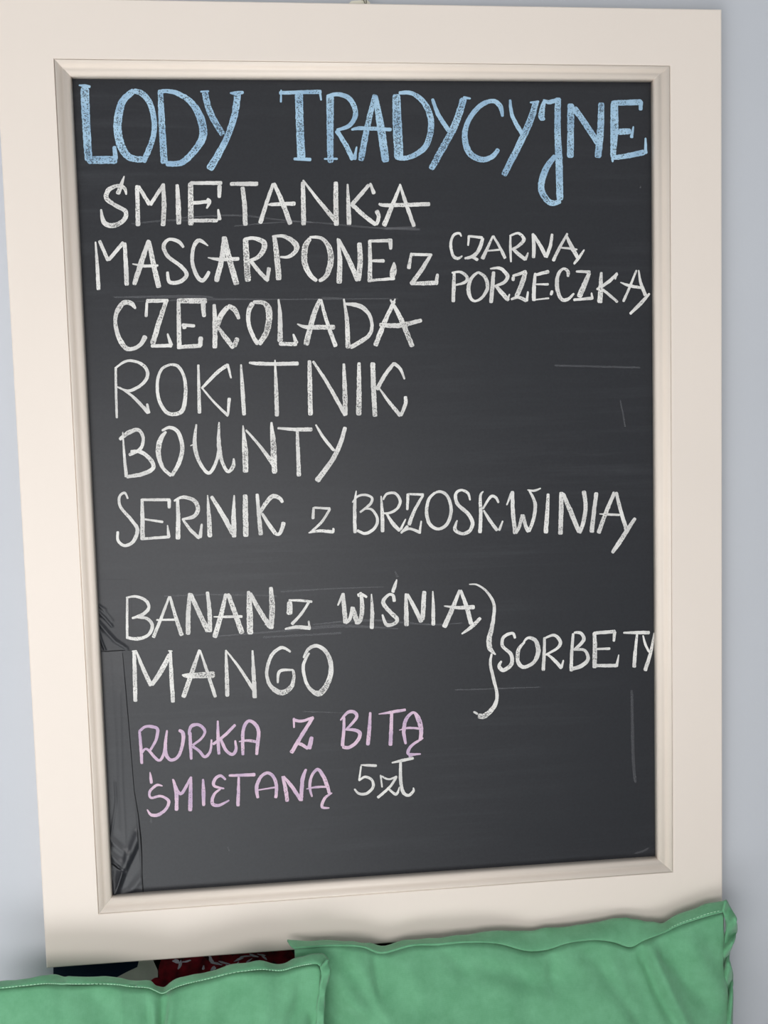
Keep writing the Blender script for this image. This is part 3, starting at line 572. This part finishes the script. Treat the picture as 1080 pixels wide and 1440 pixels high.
def make_cushion(name, label, hem, lip, side_l, side_r, yb, hem_depth, lip_depth, lines, plump, bottom_z, seed, front0, pinch):
    """hem: outer hem edge along the top, lip: the sewn line below it (photo px, same columns). side_*: x of the sewn line down the sides as
    (py -> px) tables, yb = mid-plane of the cushion"""
    root = empty(name, (bp(sum(p[0] for p in hem) / len(hem), 1400, yb).x, yb, bottom_z), label, 'cushion', 'green cushions below the board')
    nu = 120; nv = 100; org = root.location
    # ---- front panel
    top = [curve_at(lip, i / nu) for i in range(nu + 1)]
    zb = bottom_z + 0.004
    def front_pt(i, j, sgn, T):
        u = i / nu; v = j / nv; tx, ty = top[i]
        pt = bp(tx, ty, lip_depth(u))
        # side lines
        vv = v ** 0.9
        z = pt.z + (zb - pt.z) * vv
        # x : blend from the top seam points to the side tables
        xl = side_l(vv); xr = side_r(vv)
        x0 = top[0][0]; x1 = top[-1][0]
        uu = (tx - x0) / (x1 - x0)
        pxl = xl + (xr - xl) * uu
        x = bp(pxl, 1400, yb).x if v > 0 else pt.x
        k = min(1, v * 6); k = k * k * (3 - 2 * k)
        x = pt.x * (1 - k) + bp(pxl, 1380, yb).x * k
        eu = min(u, 1 - u); ev = min(v, 1 - v)
        su = min(1, eu / 0.30); sv = min(1, ev / 0.42)
        prof = (1 - (1 - su) ** 2.4) ** 0.75 * (1 - (1 - sv) ** 2.0) ** 0.80
        y0 = lip_depth(u) + (yb - lip_depth(u)) * min(1, v * 3)
        y = y0 - sgn * T * prof
        if sgn > 0:
            wv = 0.0
            for (a, b, wd, amp) in lines:
                d, t = seg_d(u, v * 0.9, a, b)
                wv += amp * math.exp(-(d / wd) ** 2) * (1 - 0.5 * t)
            nz = mnoise.noise(Vector((u * 5 + seed, v * 4, 2.0))) * 0.006 + mnoise.noise(Vector((u * 11 + seed, v * 7, 5.0))) * 0.003
            g = mnoise.noise(Vector((u * 20 + seed, 0.3, v * 3))) * 0.004 * max(0, 1 - v * 5)
            y = min(y - (wv + nz + g) * min(1, ev * 34) * min(1, eu * 22), y0 - 0.004 * min(1, ev * 30) * min(1, eu * 30))
        return Vector((x, y, z))
    Fg = [[front_pt(i, j, 1, plump) for i in range(nu + 1)] for j in range(nv + 1)]
    Bg = [[front_pt(i, j, -1, pinch) for i in range(nu + 1)] for j in range(nv + 1)]
    V1, F1 = grid_mesh(Fg, org); V2, F2 = grid_mesh(Bg, org); n1 = len(V1)
    F2 = [tuple(n1 + k for k in reversed(f)) for f in F2]
    me = pmesh('cushion_cover', V1 + V2, F1 + F2)
    bm = bmesh.new(); bm.from_mesh(me); bmesh.ops.remove_doubles(bm, verts=bm.verts, dist=0.0004); bm.to_mesh(me); bm.free()
    body = obj('cushion_cover', me, M_GREEN, root, smooth=True)
    # ---- top hem flange
    G = []
    nr = 8
    for j in range(nr + 1):
        v = j / nr; row = []
        for i in range(nu + 1):
            u = i / nu; a = curve_at(lip, u); b = curve_at(hem, u)
            la = bp(a[0], a[1], lip_depth(u) - 0.0004); hb = bp(b[0], b[1], hem_depth(u))
            p = la.lerp(hb, v); p.y -= 0.003 * math.sin(math.pi * v) + 0.0035 * v * mnoise.noise(Vector((u * 22, seed, 0)))
            p.z += 0.0016 * v * mnoise.noise(Vector((u * 30, seed, 4)))
            row.append(p)
        G.append(row)
    V, F = grid_mesh(G, org); fl = obj('hem', pmesh('hem', V, F), M_GREEN, root, smooth=True); solid(fl, 0.0022)
    return root, Fg, G

# right cushion (behind)
hemR = [(404, 1323), (440, 1324), (480, 1324), (510, 1326), (537, 1330), (580, 1323), (615, 1319), (655, 1315), (700, 1309), (740, 1310), (770, 1306), (805, 1302), (840, 1297), (872, 1291), (890, 1293), (910, 1296), (930, 1298), (956, 1286), (990, 1274), (1022, 1266)]
lipR = [(414, 1334), (442, 1331), (480, 1329), (510, 1331), (537, 1340), (580, 1329), (615, 1328), (655, 1325), (700, 1327), (738, 1337), (768, 1336), (800, 1326), (834, 1322), (862, 1325), (886, 1332), (905, 1323), (930, 1313), (956, 1301), (990, 1290), (1018, 1282)]
def tab(t): return lambda v: interp(t, v)
r1, FgR, GR = make_cushion('green_cushion', 'plain green cotton cushion on the right, overlapping the lower right corner of the cream frame',
    hemR, lipR, tab([(0, 416), (0.08, 432), (0.2, 436), (0.5, 432), (1, 436)]), tab([(0, 1018), (0.06, 1022), (0.15, 1019), (0.25, 1025), (0.5, 1012), (1, 1000)]),
    -0.034, lambda u: -0.016 + (0.006 if 0.36 < u < 0.86 else 0.0) * math.sin(math.pi * (u - 0.36) / 0.5) , lambda u: -0.030,
    [((0.775, 0.0), (0.84, 0.19), 0.016, -0.011), ((0.80, 0.01), (0.87, 0.19), 0.016, 0.011), ((0.845, 0.03), (0.94, 0.19), 0.017, -0.010), ((0.90, 0.02), (0.98, 0.16), 0.02, 0.006),
     ((0.20, 0.0), (0.185, 0.06), 0.014, -0.010), ((0.24, 0.01), (0.26, 0.08), 0.02, 0.006), ((0.54, 0.0), (0.53, 0.07), 0.014, -0.008), ((0.40, 0.045), (0.64, 0.065), 0.018, -0.006),
     ((0.10, 0.02), (0.16, 0.12), 0.022, -0.008), ((0.62, 0.02), (0.72, 0.15), 0.02, -0.006), ((0.33, 0.0), (0.36, 0.05), 0.014, -0.006), ((0.12, 0.10), (0.30, 0.16), 0.03, 0.008)],
    0.044, Z_SEAT, 3.1, None, 0.026)
# left cushion (in front)
hemL = [(-34, 1384), (0, 1381), (28, 1378), (58, 1373), (78, 1374), (92, 1375), (105, 1372), (139, 1375), (167, 1376), (180, 1379), (205, 1380), (217, 1384), (228, 1390), (240, 1383), (262, 1374), (284, 1369), (312, 1362), (344, 1356), (369, 1352), (394, 1356), (413, 1350), (434, 1344), (452, 1342), (462, 1350)]
lipL = [(-30, 1392), (0, 1389), (28, 1386), (58, 1383), (78, 1383), (92, 1383), (105, 1383), (139, 1383), (167, 1384), (180, 1386), (205, 1388), (217, 1391), (229, 1396), (242, 1390), (262, 1383), (284, 1378), (312, 1371), (344, 1365), (369, 1363), (394, 1364), (413, 1360), (432, 1356), (446, 1356), (452, 1362)]
r2, FgL, GL = make_cushion('green_cushion', 'plain green cotton cushion at lower left, its hem dipping in a notch below the poster',
    hemL, lipL, tab([(0, -30), (0.2, -36), (1, -20)]), tab([(0, 452), (0.05, 455), (0.12, 452), (0.3, 449), (1, 440)]),
    -0.070, lambda u: -0.048 + 0.003 * math.sin(u * 40), lambda u: -0.058,
    [((0.535, 0.0), (0.50, 0.09), 0.018, -0.013), ((0.57, 0.01), (0.54, 0.10), 0.022, 0.009), ((0.995, 0.0), (0.86, 0.09), 0.024, -0.014), ((0.93, 0.07), (0.92, 0.2), 0.02, -0.008), ((0.965, 0.05), (0.95, 0.2), 0.016, 0.006),
     ((0.44, 0.03), (0.45, 0.12), 0.02, -0.005), ((0.30, 0.0), (0.34, 0.10), 0.03, -0.005), ((0.72, 0.01), (0.70, 0.12), 0.03, -0.006), ((0.80, 0.0), (0.78, 0.10), 0.02, 0.006), ((0.12, 0.0), (0.10, 0.1), 0.03, -0.005)],
    0.046, Z_SEAT, 9.4, None, 0.012)

def side_flange(root, inner, outer, Yi, Yo, name='side_hem'):
    n = 60; G = []
    for j in range(5):
        v = j / 4; row = []
        for i in range(n + 1):
            u = i / n; a = bp(*curve_at(inner, u), Yi(u)); b = bp(*curve_at(outer, u), Yo(u)); p = a.lerp(b, v); p.z = max(p.z, Z_SEAT + 0.004); row.append(p)
        G.append(row)
    V, F = grid_mesh(G, root.location); o = obj(name, pmesh(name, V, F), M_GREEN, root, smooth=True); solid(o, 0.0022); return o
side_flange(r1, [(1016, 1281), (1021, 1300), (1018, 1325), (1014, 1350), (1017, 1380), (1015, 1420), (1013, 1500), (1008, 1660), (1000, 1770)],
            [(1020, 1267), (1034, 1288), (1036, 1308), (1030, 1328), (1023, 1346), (1029, 1365), (1029, 1400), (1026, 1500), (1020, 1660), (1012, 1770)][:10],
            lambda u: -0.030, lambda u: -0.034 + 0.012 * math.sin(u * 34))
side_flange(r1, [(1018, 1281), (1023, 1305), (1022, 1330), (1019, 1350), (1022, 1380), (1020, 1420), (1016, 1500), (1010, 1660), (1002, 1770)],
            [(1022, 1267), (1033, 1290), (1034, 1312), (1026, 1334), (1026, 1352), (1030, 1372), (1030, 1405), (1027, 1500), (1021, 1660), (1014, 1770)],
            lambda u: -0.026, lambda u: -0.016 + 0.006 * math.sin(u * 34 + 2))
side_flange(r2, [(450, 1360), (452, 1372), (449, 1392), (446, 1417), (445, 1450), (442, 1520), (440, 1700)],
            [(461, 1349), (464, 1366), (458, 1392), (456, 1417), (455, 1450), (453, 1520), (450, 1700)], lambda u: -0.060 - 0.02 * u, lambda u: -0.058 - 0.02 * u + 0.003 * math.sin(u * 30))
# stitches along the left cushion's hem and the right one's corner
def stitches(root, rowpts, u0, u1, n, name='stitching'):
    V, F = [], []
    m = len(rowpts) - 1
    for k in range(n):
        a = u0 + (u1 - u0) * k / n; b = a + (u1 - u0) / n * 0.6
        def at(u):
            f = u * m; i = min(int(f), m - 1); return rowpts[i].lerp(rowpts[i + 1], f - i)
        p, q = at(a) + Vector((0, -0.0019, 0.0006)), at(b) + Vector((0, -0.0019, 0.0006))
        pm = (p + q) / 2 + Vector((0, -0.0003, 0.0))
        vv, ff = tube([p - root.location, pm - root.location, q - root.location], 0.00045, 5)
        k0 = len(V); V += vv; F += [tuple(k0 + z for z in f) for f in ff]
    o = obj(name, pmesh(name, V, F), M_THREAD, root, label='pale green stitching'); o['kind'] = 'stuff'
    return o
stitches(r2, GL[1], 0.05, 0.93, 120)
stitches(r1, GR[3], 0.86, 0.98, 16)

# bench that carries both cushions (below the picture)
bench = empty('bench', (0.0, -0.25, Z_FLOOR), 'low grey upholstered bench against the wall carrying the two green cushions', 'bench')
for nm, a in (('seat', (-0.9, 0.9, -0.26, 0.26, Z_SEAT - 0.10 - Z_FLOOR, Z_SEAT - Z_FLOOR)), ('base', (-0.86, 0.86, -0.22, 0.24, 0, Z_SEAT - 0.10 - Z_FLOOR))):
    box(nm, *a, M_BENCH, bench, 0.012 if nm == 'seat' else 0.004)
